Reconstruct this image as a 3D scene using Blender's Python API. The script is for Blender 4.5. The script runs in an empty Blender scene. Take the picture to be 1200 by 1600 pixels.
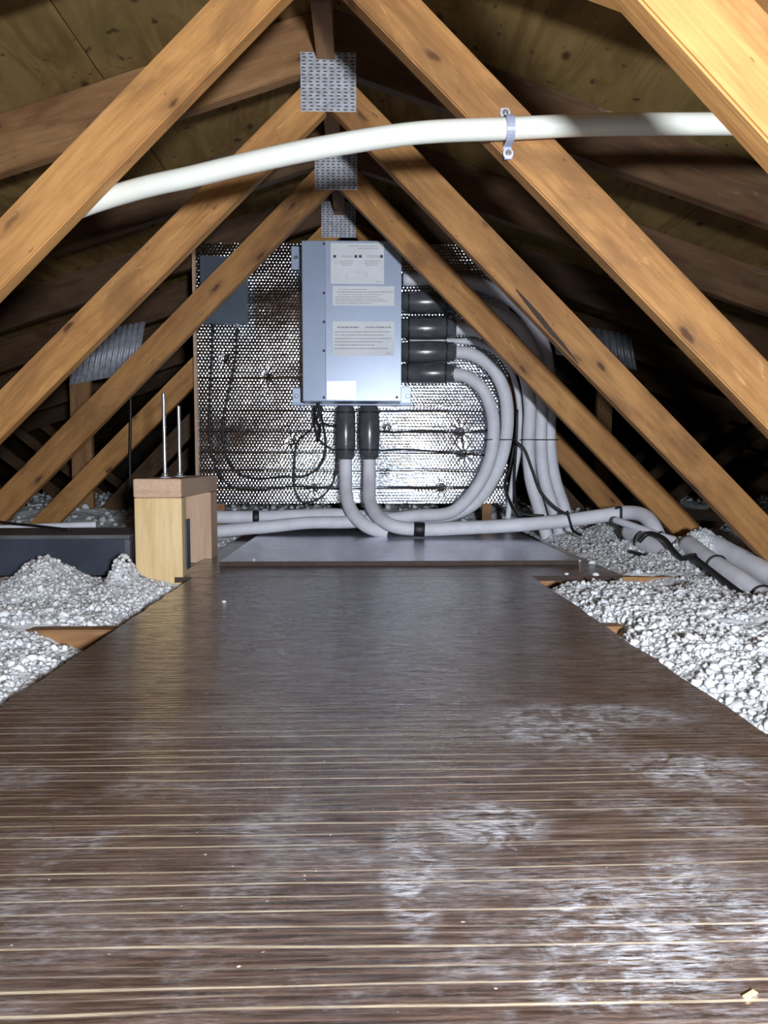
import bpy, bmesh, math, random
import numpy as np
from mathutils import Vector, Matrix, Euler, noise
random.seed(7); rng = np.random.default_rng(7)
C = bpy.context.scene.collection
R = math.radians
# ------------------------------------------------------------------ camera
F = 1150.0                      # focal length in px of the 1200x1600 frame
CAMZ = 0.41
cd = bpy.data.cameras.new('camera'); cam = bpy.data.objects.new('camera', cd); C.objects.link(cam)
cd.sensor_fit = 'VERTICAL'; cd.sensor_height = 36; cd.lens = 36*F/1600; cd.clip_start = .01
cam.location = (0, 0, CAMZ)
cam.rotation_euler = (R(90)-math.atan(78/F), 0, -math.atan(33/F))
bpy.context.scene.camera = cam
CM = cam.rotation_euler.to_matrix()
# ------------------------------------------------------------------ world, light, exposure
w = bpy.data.worlds.new('attic_dark'); bpy.context.scene.world = w; w.use_nodes = True
w.node_tree.nodes['Background'].inputs[0].default_value = (.02, .025, .03, 1)
w.node_tree.nodes['Background'].inputs[1].default_value = .3
def lamp(name, loc, power, radius, col, kind='POINT'):
    l = bpy.data.lights.new(name, kind); l.energy = power; l.shadow_soft_size = radius; l.color = col
    o = bpy.data.objects.new(name, l); C.objects.link(o); o.location = loc; return o
WL = lamp('work_light', (.25, -.44, CAMZ+.06), 275, .055, (.86, .92, 1.0), 'SPOT')      # lamp held to the right of the camera
WL.data.spot_size = R(104); WL.data.spot_blend = 1.0
WL.rotation_euler = (Vector((.0, 3.0, .42))-WL.location).to_track_quat('-Z', 'Y').to_euler()
lamp('fill_light', (.02, -.01, CAMZ+.02), .5, .006, (.88, .94, 1.0))    # faint added fill beside the lens, standing in for ambient light
vs = bpy.context.scene.view_settings
vs.view_transform = 'Standard'; vs.look = 'None'; vs.gamma = 1; vs.exposure = 0.0; vs.use_curve_mapping = False

def P(px, py, d):
    """point seen at pixel px,py that stands d metres down the attic"""
    v = CM @ Vector(((px-600)/F, (800-py)/F, -1)); return Vector((0, 0, CAMZ)) + v*(d/v.y)
# ------------------------------------------------------------------ node helpers
class NT:
    def __init__(s, name):
        s.m = bpy.data.materials.new(name); s.m.use_nodes = True; s.t = s.m.node_tree; s.n = s.t.nodes
        s.b = s.n['Principled BSDF']; s.tc = s.n.new('ShaderNodeTexCoord'); s.oi = s.n.new('ShaderNodeObjectInfo')
    def L(s, a, b): s.t.links.new(a, b)
    def put(s, sock, v):
        if isinstance(v, bpy.types.NodeSocket): s.L(v, sock)
        elif isinstance(v, tuple) and len(v) == 3 and sock.type == 'RGBA': sock.default_value = (*v, 1)
        else: sock.default_value = v
    def mp(s, scale=(1,1,1), loc=(0,0,0), rnd=False, vec=None):
        n = s.n.new('ShaderNodeMapping'); s.L(vec or s.tc.outputs['Object'], n.inputs[0])
        n.inputs['Scale'].default_value = scale; n.inputs['Location'].default_value = loc
        if rnd:
            v = s.n.new('ShaderNodeVectorMath'); v.operation = 'SCALE'; v.inputs[0].default_value = (17, 11, 23)
            s.L(s.oi.outputs['Random'], v.inputs['Scale']); s.L(v.outputs[0], n.inputs['Location'])
        return n.outputs[0]
    def noise(s, vec, scale=5, det=4, rough=.6, dist=0, out='Fac'):
        n = s.n.new('ShaderNodeTexNoise'); s.L(vec, n.inputs['Vector']); n.inputs['Scale'].default_value = scale
        n.inputs['Detail'].default_value = det; n.inputs['Roughness'].default_value = rough; n.inputs['Distortion'].default_value = dist
        return n.outputs[out]
    def vor(s, vec, scale=5, feat='F1', out='Distance', rnd=1):
        n = s.n.new('ShaderNodeTexVoronoi'); n.feature = feat; s.L(vec, n.inputs['Vector']); n.inputs['Scale'].default_value = scale
        n.inputs['Randomness'].default_value = rnd; return n.outputs[out]
    def vor2(s, vec, scale=1):
        n = s.n.new('ShaderNodeTexVoronoi'); n.voronoi_dimensions = '2D'; s.L(vec, n.inputs['Vector']); n.inputs['Scale'].default_value = scale
        return n.outputs['Distance'], n.outputs['Color']
    def math(s, op, a, b=0, c=0, clamp=False):
        n = s.n.new('ShaderNodeMath'); n.operation = op; n.use_clamp = clamp
        s.put(n.inputs[0], a); s.put(n.inputs[1], b); s.put(n.inputs[2], c); return n.outputs[0]
    def rng(s, v, a, b, lo=0, hi=1, smooth=True):
        n = s.n.new('ShaderNodeMapRange'); n.interpolation_type = 'SMOOTHSTEP' if smooth else 'LINEAR'
        s.put(n.inputs[0], v)
        for i, k in enumerate((a, b, lo, hi)): n.inputs[i+1].default_value = k
        return n.outputs[0]
    def mix(s, f, a, b, mode='MIX'):
        n = s.n.new('ShaderNodeMix'); n.data_type = 'RGBA'; n.blend_type = mode
        s.put(n.inputs[0], f); s.put(n.inputs[6], a); s.put(n.inputs[7], b); return n.outputs[2]
    def sep(s, vec):
        n = s.n.new('ShaderNodeSeparateXYZ'); s.L(vec, n.inputs[0]); return n.outputs
    def bump(s, h, st=.3, dist=.01):
        n = s.n.new('ShaderNodeBump'); n.inputs['Strength'].default_value = st; n.inputs['Distance'].default_value = dist
        s.L(h, n.inputs['Height']); s.L(n.outputs[0], s.b.inputs['Normal'])
    def fin(s, col=None, rough=.6, metal=0, spec=None):
        if col is not None: s.put(s.b.inputs['Base Color'], col)
        s.put(s.b.inputs['Roughness'], rough); s.put(s.b.inputs['Metallic'], metal)
        if spec is not None: s.b.inputs['Specular IOR Level'].default_value = spec
        return s.m
def simple(name, col, rough=.5, metal=0, nz=.12, scale=30, bump=.05, spec=None):
    t = NT(name); v = t.mp(rnd=True); f = t.noise(v, scale, 4)
    c = t.mix(t.rng(f, .3, .7), tuple(k*(1-nz) for k in col), tuple(min(1, k*(1+nz)) for k in col))
    if bump: t.bump(f, bump, .003)
    return t.fin(c, rough, metal, spec)
def wood(name, lo, mid, hi, knot=(.10, .04, .015), blotch=(.25, .13, .05), blot=.5, kn=1.0):
    t = NT(name)
    v = t.mp((1.2, 14, 14), rnd=True); g = t.noise(v, 3, 6, .62, .6)
    g2 = t.noise(t.mp((5, 90, 90), rnd=True), 2, 3, .5, .2)
    g3 = t.noise(t.mp((1.5, 5, 5), rnd=True), 2.5, 5, .6, .4); c = t.mix(t.rng(t.math('ADD', t.math('MULTIPLY', g, .4), t.math('MULTIPLY', g3, .6)), .34, .64), lo, hi); c = t.mix(t.rng(g2, .35, .75, 0, .34), c, mid)
    big = t.noise(t.mp((1, 3, 3), rnd=True), 2.2, 5, .65, .8)
    c = t.mix(t.rng(big, .50, .68, 0, blot), c, blotch)
    pale = t.noise(t.mp((2, 7, 7), rnd=True), 3.1, 5, .7, 1.2)
    c = t.mix(t.rng(pale, .60, .74, 0, .45), c, tuple(min(1, k*1.5+.06) for k in hi))
    wv = t.noise(t.mp(rnd=True), 22, 3, out='Color')
    ad = t.n.new('ShaderNodeVectorMath'); ad.operation = 'MULTIPLY_ADD'; t.L(wv, ad.inputs[0]); ad.inputs[1].default_value = (.03, .015, .015)
    t.L(t.mp((1, 1, 1), rnd=True), ad.inputs[2])
    sp3 = t.sep(ad.outputs[0]); cb = t.n.new('ShaderNodeCombineXYZ'); t.L(t.math('MULTIPLY', sp3[0], 4.6), cb.inputs[0]); t.L(t.math('MULTIPLY', sp3[2], 13), cb.inputs[1])
    kd, kcol = t.vor2(cb.outputs[0]); kc = t.sep(kcol)[0]
    on = t.math('MULTIPLY', t.rng(kc, .50, .75), kn)
    kd = t.math('ADD', kd, t.math('MULTIPLY', t.math('SUBTRACT', t.noise(t.mp((8, 30, 30), rnd=True), 2, 3), .5), .12))
    k = t.math('MULTIPLY', t.rng(kd, .03, .11, 1, 0), on)
    halo = t.math('MULTIPLY', t.rng(kd, .05, .30, .6, 0), on)
    c = t.mix(halo, c, blotch); c = t.mix(k, c, knot)
    sp = t.noise(t.mp((9, 30, 30), rnd=True), 3, 2, .5); c = t.mix(t.rng(sp, .70, .76, 0, .7*kn), c, knot)
    rv = t.math('MULTIPLY_ADD', t.oi.outputs['Random'], .35, .80)
    h = t.n.new('ShaderNodeHueSaturation'); t.L(rv, h.inputs['Value']); t.L(c, h.inputs['Color'])
    t.bump(t.math('MULTIPLY_ADD', k, -.6, t.math('ADD', g, g2)), .25, .002)
    return t.fin(h.outputs[0], .62, 0, .3)
M = {}
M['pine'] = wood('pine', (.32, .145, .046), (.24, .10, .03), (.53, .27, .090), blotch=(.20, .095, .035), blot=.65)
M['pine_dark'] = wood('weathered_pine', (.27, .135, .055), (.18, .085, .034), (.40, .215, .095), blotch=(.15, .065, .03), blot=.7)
M['pine_shaded'] = wood('shade_tinted_pine', (.085, .042, .020), (.06, .03, .014), (.14, .078, .038), blotch=(.05, .022, .012), blot=.7)  # pine with the shade of the right and far timbers put into its colour
M['post'] = wood('fresh_pine', (.62, .42, .20), (.50, .31, .13), (.74, .55, .30), blotch=(.6, .36, .14), blot=.6, kn=.15)
M['pinkwood'] = wood('fir', (.50, .32, .21), (.40, .24, .15), (.58, .40, .28), blotch=(.46, .29, .19), blot=.3, kn=.1)
def m_sheath():
    t = NT('roof_plywood'); v = t.mp((1.5, 6, 6), rnd=True)
    g = t.noise(v, 1.6, 6, .65, 1.5); c = t.mix(t.rng(g, .3, .7), (.17, .098, .032), (.33, .215, .080))
    b = t.noise(t.mp(rnd=True), 2.3, 5, .7, .8); c = t.mix(t.rng(b, .5, .72, 0, .6), c, (.115, .065, .028))
    o = t.noise(t.mp(loc=(3, 3, 3), rnd=True), 1.1, 3); c = t.mix(t.rng(o, .45, .65, 0, .5), c, (.20, .15, .055))
    kd, _k = t.vor2(t.mp((5, 9, 9), rnd=True), .8); c = t.mix(t.math('MULTIPLY', t.rng(kd, .03, .12, .9, 0), t.rng(t.sep(_k)[0], .6, .7)), c, (.05, .025, .012))
    s = t.noise(t.mp(rnd=True), 26, 2, .5, .3); c = t.mix(t.rng(s, .66, .73, 0, .8), c, (.045, .025, .015))
    t.bump(g, .25, .004); return t.fin(c, .8, 0, .2)
M['sheath'] = m_sheath()
M['galv'] = simple('galvanised_steel', (.55, .57, .63), .45, .35, .22, 45, .15)
M['slot'] = simple('punched_slot_dark', (.10, .07, .05), .7)
M['pipe'] = simple('white_plastic_pipe', (.70, .70, .63), .38, 0, .03, 8, .02)
M['foam'] = simple('white_foam_lagging', (.74, .74, .80), .62, 0, .08, 14, .25)
M['sleeve'] = simple('dark_rubber_sleeve', (.085, .088, .10), .26, 0, .2, 20, .12, .8)
M['band'] = simple('sleeve_band', (.022, .022, .026), .4)
M['black'] = simple('black_cable_jacket', (.012, .012, .014), .5)
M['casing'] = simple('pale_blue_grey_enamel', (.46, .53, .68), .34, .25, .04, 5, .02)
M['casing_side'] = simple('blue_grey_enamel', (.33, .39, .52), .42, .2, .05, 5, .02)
M['label'] = simple('label_paper', (.80, .82, .85), .6, 0, .04, 12, 0)
M['print'] = simple('grey_print', (.36, .37, .39), .7, 0, .2, 60, 0)
M['ink'] = simple('dark_ink', (.05, .06, .10), .6, 0, .05, 10, 0)
M['chrome'] = simple('polished_silver', (.86, .90, .97), .22, .9, .05, 20, .03)
M['zinc'] = simple('zinc_rod', (.70, .72, .74), .28, .9, .1, 60, .2)
M['slate'] = simple('slate_grey_box', (.075, .095, .13), .5, .1, .12, 8, .06)
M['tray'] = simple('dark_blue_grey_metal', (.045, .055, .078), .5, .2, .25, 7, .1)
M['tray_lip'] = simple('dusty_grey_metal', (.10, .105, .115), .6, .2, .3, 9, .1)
M['red'] = simple('red_cap', (.28, .03, .03), .5)
M['gyp'] = simple('grey_gypsum', (.35, .34, .32), .9)
M['blackwall'] = simple('gable_boarding', (.06, .045, .03), .9, 0, .3, 5, .2)
def m_fluff():
    t = NT('loose_white_insulation'); g = t.noise(t.mp(), 60, 5, .7); b = t.noise(t.mp(), 5, 4, .6)
    c = t.mix(t.rng(g, .3, .7), (.80, .82, .86), (.91, .93, .97)); c = t.mix(t.rng(b, .60, .76, 0, .35), c, (.52, .49, .46))
    d = t.noise(t.mp(), 21, 3, .6); c = t.mix(t.rng(d, .74, .80, 0, .5), c, (.30, .25, .21))
    f = t.noise(t.mp(), 330, 4, .75); t.bump(t.math('ADD', g, f), .6, .004); m = t.fin(c, .95, 0, .05)
    t.b.inputs['Subsurface Weight'].default_value = 1.0; t.b.inputs['Subsurface Radius'].default_value = (1, 1, 1); t.b.inputs['Subsurface Scale'].default_value = .010
    return m
M['fluff'] = m_fluff()
def m_board():
    t = NT('dark_brown_ribbed_board'); o = t.tc.outputs['Object']; X, Y, Z = t.sep(o)
    # pale glue lines across the board every 18 mm, broken along their length
    wob = t.noise(t.mp((1.2, 9, 1)), 2, 2, .5); y1 = t.math('MULTIPLY_ADD', wob, .016, Y)
    def lines(pitch, wd, off=0):
        f = t.math('FRACT', t.math('MULTIPLY_ADD', y1, 1/pitch, off)); dd = t.math('ABSOLUTE', t.math('SUBTRACT', f, .5))
        return t.rng(dd, wd*.35, wd, 1, 0)
    brk = t.math('MULTIPLY', t.rng(t.noise(t.mp((2.2, 55, 1)), 1, 4, .6), .36, .56), t.rng(t.math('MULTIPLY_ADD', X, .5, Y), .62, 1.1, 1, .12))
    l1 = t.math('MULTIPLY', lines(.0178, .085), brk)
    brk2 = t.rng(t.noise(t.mp((5, 160, 1), (3, 7, 0)), 1, 4, .7), .48, .68)
    l2 = t.math('MULTIPLY', t.math('MULTIPLY', lines(.0060, .20), brk2), .5)
    st = t.noise(t.mp((14, 300, 1)), 1, 5, .65); big = t.noise(t.mp((2, 3, 1)), 2.0, 5, .65, .6)
    c = t.mix(t.rng(st, .3, .72), (.020, .011, .009), (.135, .086, .069))
    c = t.mix(t.rng(big, .45, .7, 0, .45), c, (.15, .115, .105))
    st2 = t.noise(t.mp((9, 70, 1), (5, 5, 0)), 1, 5, .75, .5); c = t.mix(t.rng(st2, .54, .72, 0, .55), c, (.27, .21, .19)); c = t.mix(t.rng(st2, .46, .34, 0, .6), c, (.020, .012, .010)); c = t.mix(l2, c, (.32, .26, .21)); c = t.mix(t.math('MULTIPLY', l1, .85), c, (.52, .42, .29))
    # dusty foot marks, where they lie on the board
    spots = [(.215, .83, .075, .07), (.33, .70, .07, .045), (.17, .455, .06, .065), (.035, .53, .020, .07), (.13, .405, .03, .02),
             (.42, .60, .06, .07), (.24, .50, .03, .05), (.30, .86, .09, .04), (.10, .60, .05, .04), (.27, .44, .03, .05)]
    acc = None
    for (sx, sy, rx, ry) in spots:
        a = t.math('DIVIDE', t.math('SUBTRACT', X, sx), rx); b = t.math('DIVIDE', t.math('SUBTRACT', Y, sy), ry)
        dd = t.math('ADD', t.math('MULTIPLY', a, a), t.math('MULTIPLY', b, b)); k = t.rng(dd, .1, 1.9, 1, 0)
        acc = k if acc is None else t.math('MAXIMUM', acc, k)
    dn = t.noise(t.mp((16, 22, 1)), 1.6, 6, .72, 1.0)
    dust = t.math('MULTIPLY', acc, t.rng(dn, .36, .60)); fine = t.rng(t.noise(t.mp((40, 260, 1)), 1.5, 4, .7), .36, .62)
    dust = t.math('MULTIPLY', dust, fine)
    gen = t.math('MULTIPLY', t.rng(t.noise(t.mp((5, 7, 1), (9, 2, 0)), 2, 5, .7), .46, .72, 0, .55), t.math('MULTIPLY', fine, t.rng(Y, .6, 1.0, 1, .25)))
    dust = t.math('MAXIMUM', dust, gen)
    c = t.mix(t.math('MULTIPLY', dust, .80), c, (.56, .56, .60))
    sp = t.noise(t.mp((60, 90, 1)), 2.5, 1); c = t.mix(t.rng(sp, .79, .82, 0, .9), c, (.7, .66, .6))
    mesh = t.noise(t.mp((45, 230, 1)), 1.3, 3, .6, .8); wv = t.noise(t.mp((12, 75, 1)), 1.5, 3, .6, 1.0)
    h = t.math('MULTIPLY_ADD', mesh, .8, t.math('MULTIPLY_ADD', wv, 1.0, t.math('MULTIPLY_ADD', st, .5, t.math('MULTIPLY', l1, .35))))
    rw = t.math('MULTIPLY_ADD', t.noise(t.mp((9, 40, 1)), 1, 3, .6), 1.6, t.math('MULTIPLY', y1, 110.0)); h = t.math('MULTIPLY_ADD', t.math('SINE', t.math('MULTIPLY', rw, 6.283)), .28, h)
    t.bump(h, .26, .0018)
    r = t.math('MULTIPLY_ADD', dust, .35, t.rng(mesh, .3, .7, .24, .40))
    m = t.fin(c, r, 0, .9); t.put(t.b.inputs['Coat Weight'], t.rng(t.math('MULTIPLY_ADD', wv, .5, t.math('MULTIPLY', t.noise(t.mp((16, 70, 1)), 1.5, 4, .7), .5)), .40, .56, .12, 1)); t.b.inputs['Coat Roughness'].default_value = .14; t.b.inputs['Coat IOR'].default_value = 2.3
    t.L(t.b.inputs['Normal'].links[0].from_socket, t.b.inputs['Coat Normal'])
    return m
M['board'] = m_board()
def m_silver():
    t = NT('foil_faced_board'); X, Y, Z = t.sep(t.tc.outputs['Object'])
    g = t.noise(t.mp((10, 50, 1)), 2, 5, .7, .6); s = t.noise(t.mp((60, 6, 1)), 1.5, 4, .6)
    c = t.mix(t.rng(g, .35, .7), (.62, .63, .72), (.90, .92, 1.0)); c = t.mix(t.rng(s, .55, .75, 0, .5), c, (.20, .19, .20))
    t.bump(t.math('ADD', g, s), .45, .002); return t.fin(c, .26, .92)
M['silver'] = m_silver()
def m_foil():
    t = NT('bubble_foil'); g = t.noise(t.mp(), 70, 4, .6); b = t.noise(t.mp(), 3.5, 3)
    c = t.mix(t.rng(b, .3, .7), (.60, .62, .68), (.90, .92, .96)); t.bump(g, .25, .002)
    return t.fin(c, t.rng(g, .3, .7, .08, .16), 1.0)
M['foil'] = m_foil()
M['edge'] = simple('plywood_edge', (.30, .19, .12), .8, 0, .3, 40, .3)
M['edge_red'] = simple('dark_red_board_edge', (.035, .016, .010), .7, 0, .3, 40, .3)

# ------------------------------------------------------------------ object helpers
def new(name, me, m, parent=None, smooth=False, loc=None):
    if isinstance(me, bmesh.types.BMesh):
        d = bpy.data.meshes.new(name); me.normal_update(); me.to_mesh(d); me.free(); me = d
    o = bpy.data.objects.new(name, me); C.objects.link(o)
    if m is not None: me.materials.append(m)
    if smooth: me.polygons.foreach_set('use_smooth', [True]*len(me.polygons))
    if loc is not None: o.location = loc
    if parent is not None:
        o.parent = parent; o.matrix_parent_inverse = Matrix.Translation(-Vector(parent.location))
    return o
def tag(o, label=None, cat=None, group=None, kind=None):
    for k, v in (('label', label), ('category', cat), ('group', group), ('kind', kind)):
        if v: o[k] = v
    return o
def thing(name, label, cat, loc=(0, 0, 0), group=None):
    o = bpy.data.objects.new(name, None); C.objects.link(o); o.location = loc; o.empty_display_size = .1
    return tag(o, label, cat, group)
def add_box(bm, a, b, bev=0):
    a, b = Vector(a), Vector(b); c = (a+b)/2; s = b-a
    r = bmesh.ops.create_cube(bm, size=1, matrix=Matrix.Translation(c) @ Matrix.Diagonal((abs(s.x), abs(s.y), abs(s.z), 1)))
    if bev:
        es = list({e for v in r['verts'] for e in v.link_edges}); bmesh.ops.bevel(bm, geom=es, offset=bev, segments=2, affect='EDGES', profile=.6)
def box(name, a, b, m, parent=None, bev=0, origin=False):
    bm = bmesh.new()
    a, b = Vector(a), Vector(b)
    if origin:
        c = (a+b)/2; add_box(bm, a-c, b-c, bev); return new(name, bm, m, parent, loc=c)
    add_box(bm, a, b, bev); return new(name, bm, m, parent)
def spline(pts, n=10, closed=False):
    pts = [Vector(p) for p in pts]; out = []; N = len(pts)
    seg = N if closed else N-1
    for i in range(seg):
        if closed: p0, p1, p2, p3 = (pts[(i+k-1) % N] for k in range(4))
        else:
            p1, p2 = pts[i], pts[i+1]; p0 = pts[i-1] if i else p1*2-p2; p3 = pts[i+2] if i+2 < N else p2*2-p1
        t01, t12, t23 = [max((b-a).length, 1e-5)**.5 for a, b in ((p0, p1), (p1, p2), (p2, p3))]
        m1 = (p2-p1) + t12*((p1-p0)/t01-(p2-p0)/(t01+t12)); m2 = (p2-p1) + t12*((p3-p2)/t23-(p3-p1)/(t12+t23))
        for k in range(n):
            t = k/n; out.append((2*p1-2*p2+m1+m2)*t**3+(-3*p1+3*p2-2*m1-m2)*t*t+m1*t+p1)
    if not closed: out.append(pts[-1])
    return out
def add_tube(bm, path, r, sides=14, closed=False, rf=None):
    N = len(path); rings = []; prev = None; D = 0
    for i, p in enumerate(path):
        a = path[(i-1) % N] if (closed or i) else p; b = path[(i+1) % N] if (closed or i < N-1) else p
        t = (b-a).normalized()
        if prev is None:
            u = t.cross(Vector((.13, .31, .94)));
            if u.length < .1: u = t.cross(Vector((1, 0, 0)))
        else: u = prev - t*prev.dot(t)
        u.normalize(); prev = u; v = t.cross(u)
        rr = r*(rf(i/(N-1), p) if rf else 1)
        rings.append([bm.verts.new(p+(u*math.cos(2*math.pi*k/sides)+v*math.sin(2*math.pi*k/sides))*rr) for k in range(sides)])
    for i in range(N if closed else N-1):
        A, B = rings[i], rings[(i+1) % N]
        for k in range(sides): bm.faces.new((A[k], A[(k+1) % sides], B[(k+1) % sides], B[k]))
    if not closed: bm.faces.new(rings[0][::-1]); bm.faces.new(rings[-1])
def tube(name, pts, r, m, parent=None, sides=14, n=10, closed=False, rf=None):
    bm = bmesh.new(); add_tube(bm, spline(pts, n, closed), r, sides, closed, rf)
    bmesh.ops.recalc_face_normals(bm, faces=bm.faces)
    return new(name, bm, m, parent, smooth=True)
def lathe(name, p0, p1, prof, m, parent=None, sides=24):
    """prof: (t 0..1 along p0-p1, radius)"""
    bm = bmesh.new(); p0, p1 = Vector(p0), Vector(p1); t = (p1-p0).normalized(); u = t.orthogonal().normalized(); v = t.cross(u); rings = []
    for a, r in prof:
        c = p0.lerp(p1, a); rings.append([bm.verts.new(c+(u*math.cos(2*math.pi*k/sides)+v*math.sin(2*math.pi*k/sides))*r) for k in range(sides)])
    for A, B in zip(rings, rings[1:]):
        for k in range(sides): bm.faces.new((A[k], A[(k+1) % sides], B[(k+1) % sides], B[k]))
    bm.faces.new(rings[0][::-1]); bm.faces.new(rings[-1]); bmesh.ops.recalc_face_normals(bm, faces=bm.faces)
    o = new(name, bm, m, parent)
    for f in o.data.polygons: f.use_smooth = len(f.vertices) == 4
    return o
def clip(poly, n, c):
    """keep points with n.p <= c"""
    out = []
    for i, p in enumerate(poly):
        q = poly[(i+1) % len(poly)]; a = n[0]*p[0]+n[1]*p[1]-c; b = n[0]*q[0]+n[1]*q[1]-c
        if a <= 0: out.append(p)
        if (a < 0 < b) or (b < 0 < a): k = a/(a-b); out.append((p[0]+(q[0]-p[0])*k, p[1]+(q[1]-p[1])*k))
    return out
def member(name, p0, p1, wd, y, m, parent, clips=(), th=.038, bev=.0025, seed=0):
    """a sawn timber in the plane of a truss (x,z), grain along its local x"""
    dx, dz = p1[0]-p0[0], p1[1]-p0[1]; L = math.hypot(dx, dz); ux, uz = dx/L, dz/L; nx, nz = -uz, ux; h = wd/2
    poly = [(p0[0]-nx*h, p0[1]-nz*h), (p1[0]-nx*h, p1[1]-nz*h), (p1[0]+nx*h, p1[1]+nz*h), (p0[0]+nx*h, p0[1]+nz*h)]
    for n, c in clips: poly = clip(poly, n, c)
    if len(poly) < 3: print("DEGEN", name, p0, p1, y, clips); return None
    loc = [((x-p0[0])*ux+(z-p0[1])*uz, (x-p0[0])*nx+(z-p0[1])*nz) for x, z in poly]
    bm = bmesh.new(); f = [bm.verts.new((a, -th/2, b)) for a, b in loc]; g = [bm.verts.new((a, th/2, b)) for a, b in loc]
    bm.faces.new(f); bm.faces.new(g[::-1]); k = len(f)
    for i in range(k): bm.faces.new((f[i], g[i], g[(i+1) % k], f[(i+1) % k]))
    bmesh.ops.recalc_face_normals(bm, faces=bm.faces)
    bmesh.ops.bevel(bm, geom=bm.edges[:], offset=bev, segments=2, affect='EDGES')
    o = new(name, bm, m); o.parent = parent
    o.matrix_basis = Matrix.Translation((p0[0], y, p0[1])) @ Matrix(((ux, 0, nx, 0), (0, 1, 0, 0), (uz, 0, nz, 0), (0, 0, 0, 1)))
    o.matrix_parent_inverse = Matrix.Translation(-Vector(parent.location))
    return o
# ------------------------------------------------------------------ the setting
RX = -.095; RB = 1.452; S = 1/3; RV = .1475      # ridge x, rafter underside at ridge, slope, vertical depth of rafter
RT = RB+RV; JT = .09                              # roof underside at ridge, top of the joists
EAVE = RT/S - .35
Y0, Y1 = -1.6, 9.2
box('floor', (RX-EAVE-.1, Y0, -.02), (RX+EAVE+.1, Y1, 0), M['gyp'])['kind'] = 'structure'
ceil = thing('ceiling', None, None, (RX, 0, RT)); ceil['kind'] = 'structure'
ang = math.atan(S); SL = EAVE/math.cos(ang)
for sgn in (-1, 1):
    rows = [0, .61, 1.83, 3.05, SL+.02] if sgn < 0 else [0, 1.22, 2.44, 3.66, SL+.02]
    for r, (a, b) in enumerate(zip(rows, rows[1:])):
        ys = [Y0] + [y for y in ([.81, 3.25, 5.69, 8.13] if (r % 2 == 0) == (sgn < 0) else [-.41, 2.03, 4.47, 6.91])] + [Y1]
        for c, d in zip(ys, ys[1:]):
            g = .0015; bm = bmesh.new(); add_box(bm, (c+g, a+g, 0), (d-g, b-g, .012))
            o = new('plywood_sheet', bm, M['sheath']); o.parent = ceil
            # local x along the attic, local y down the slope
            u = Vector((0, 1, 0)); v = Vector((sgn*math.cos(ang), 0, -math.sin(ang))); n = Vector((sgn*math.sin(ang), 0, math.cos(ang)))
            o.matrix_basis = Matrix.Translation((RX, 0, RT)) @ Matrix(((u.x, v.x, n.x, 0), (u.y, v.y, n.y, 0), (u.z, v.z, n.z, 0), (0, 0, 0, 1)))
            o.matrix_parent_inverse = Matrix.Translation((-RX, 0, -RT))
    bm = bmesh.new(); add_box(bm, (Y0, 0, .0135), (Y1, SL+.02, .02)); o = new('roofing_felt', bm, M['blackwall']); o.parent = ceil
    o.matrix_basis = Matrix.Translation((RX, 0, RT)) @ Matrix(((0, v.x, n.x, 0), (1, 0, 0, 0), (0, v.z, n.z, 0), (0, 0, 0, 1)))
    o.matrix_parent_inverse = Matrix.Translation((-RX, 0, -RT))
def gable(name, y):
    bm = bmesh.new(); pts = [(RX-EAVE, 0), (RX+EAVE, 0), (RX+EAVE, RT-EAVE*S), (RX, RT), (RX-EAVE, RT-EAVE*S)]
    f = [bm.verts.new((x, y, z)) for x, z in pts]; g = [bm.verts.new((x, y+.02, z)) for x, z in pts]
    bm.faces.new(f); bm.faces.new(g[::-1])
    for i in range(5): bm.faces.new((f[i], g[i], g[(i+1) % 5], f[(i+1) % 5]))
    bmesh.ops.recalc_face_normals(bm, faces=bm.faces); new(name, bm, M['blackwall'])['kind'] = 'structure'
gable('wall_back', Y1-.02); gable('wall_front', Y0)
for nm, s in (('wall_left', -1), ('wall_right', 1)):
    x = RX+s*EAVE; box(nm, (x, Y0+.02, 0), (x+s*.02, Y1-.02, RT-EAVE*S), M['blackwall'])['kind'] = 'structure'

# ------------------------------------------------------------------ the trusses
TY = [.81+.61*k for k in range(9)]
def px_xz(px, py, y): p = P(px, py, y-.019); return (p.x, p.z)
WEBS = {  # centre lines of the front faces, in the photograph
 0: (None, ((1092, 0), (1200, 120))),
 1: (((0, 396), (382, 0)), ((606, 0), (1200, 617))),
 2: (((0, 647), (295, 350)), ((727, 350), (1112, 750))),
 3: (((45, 748), (400, 386)), ((613, 350), (999, 750))),
 4: (((137, 748), (305, 577)), ((863, 687), (950, 784)))}
TL = ['roof truss nearest the camera, only its bright right web crosses the top right corner',
      'roof truss whose right web carries the clamp of the long white pipe',
      'roof truss with the largest toothed plate at the ridge, right web split along its grain',
      'roof truss whose two webs cross in front of the foil panel and grey casing',
      'roof truss right behind the foil covered panel, its ridge plate just above the casing',
      'roof truss behind the panel with corrugated plates on both rafters over upright studs',
      'dim roof truss, first one beyond the truss with the upright studs',
      'dim roof truss, second one beyond the truss with the upright studs',
      'farthest dark roof truss, last one before the end wall']
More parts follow.
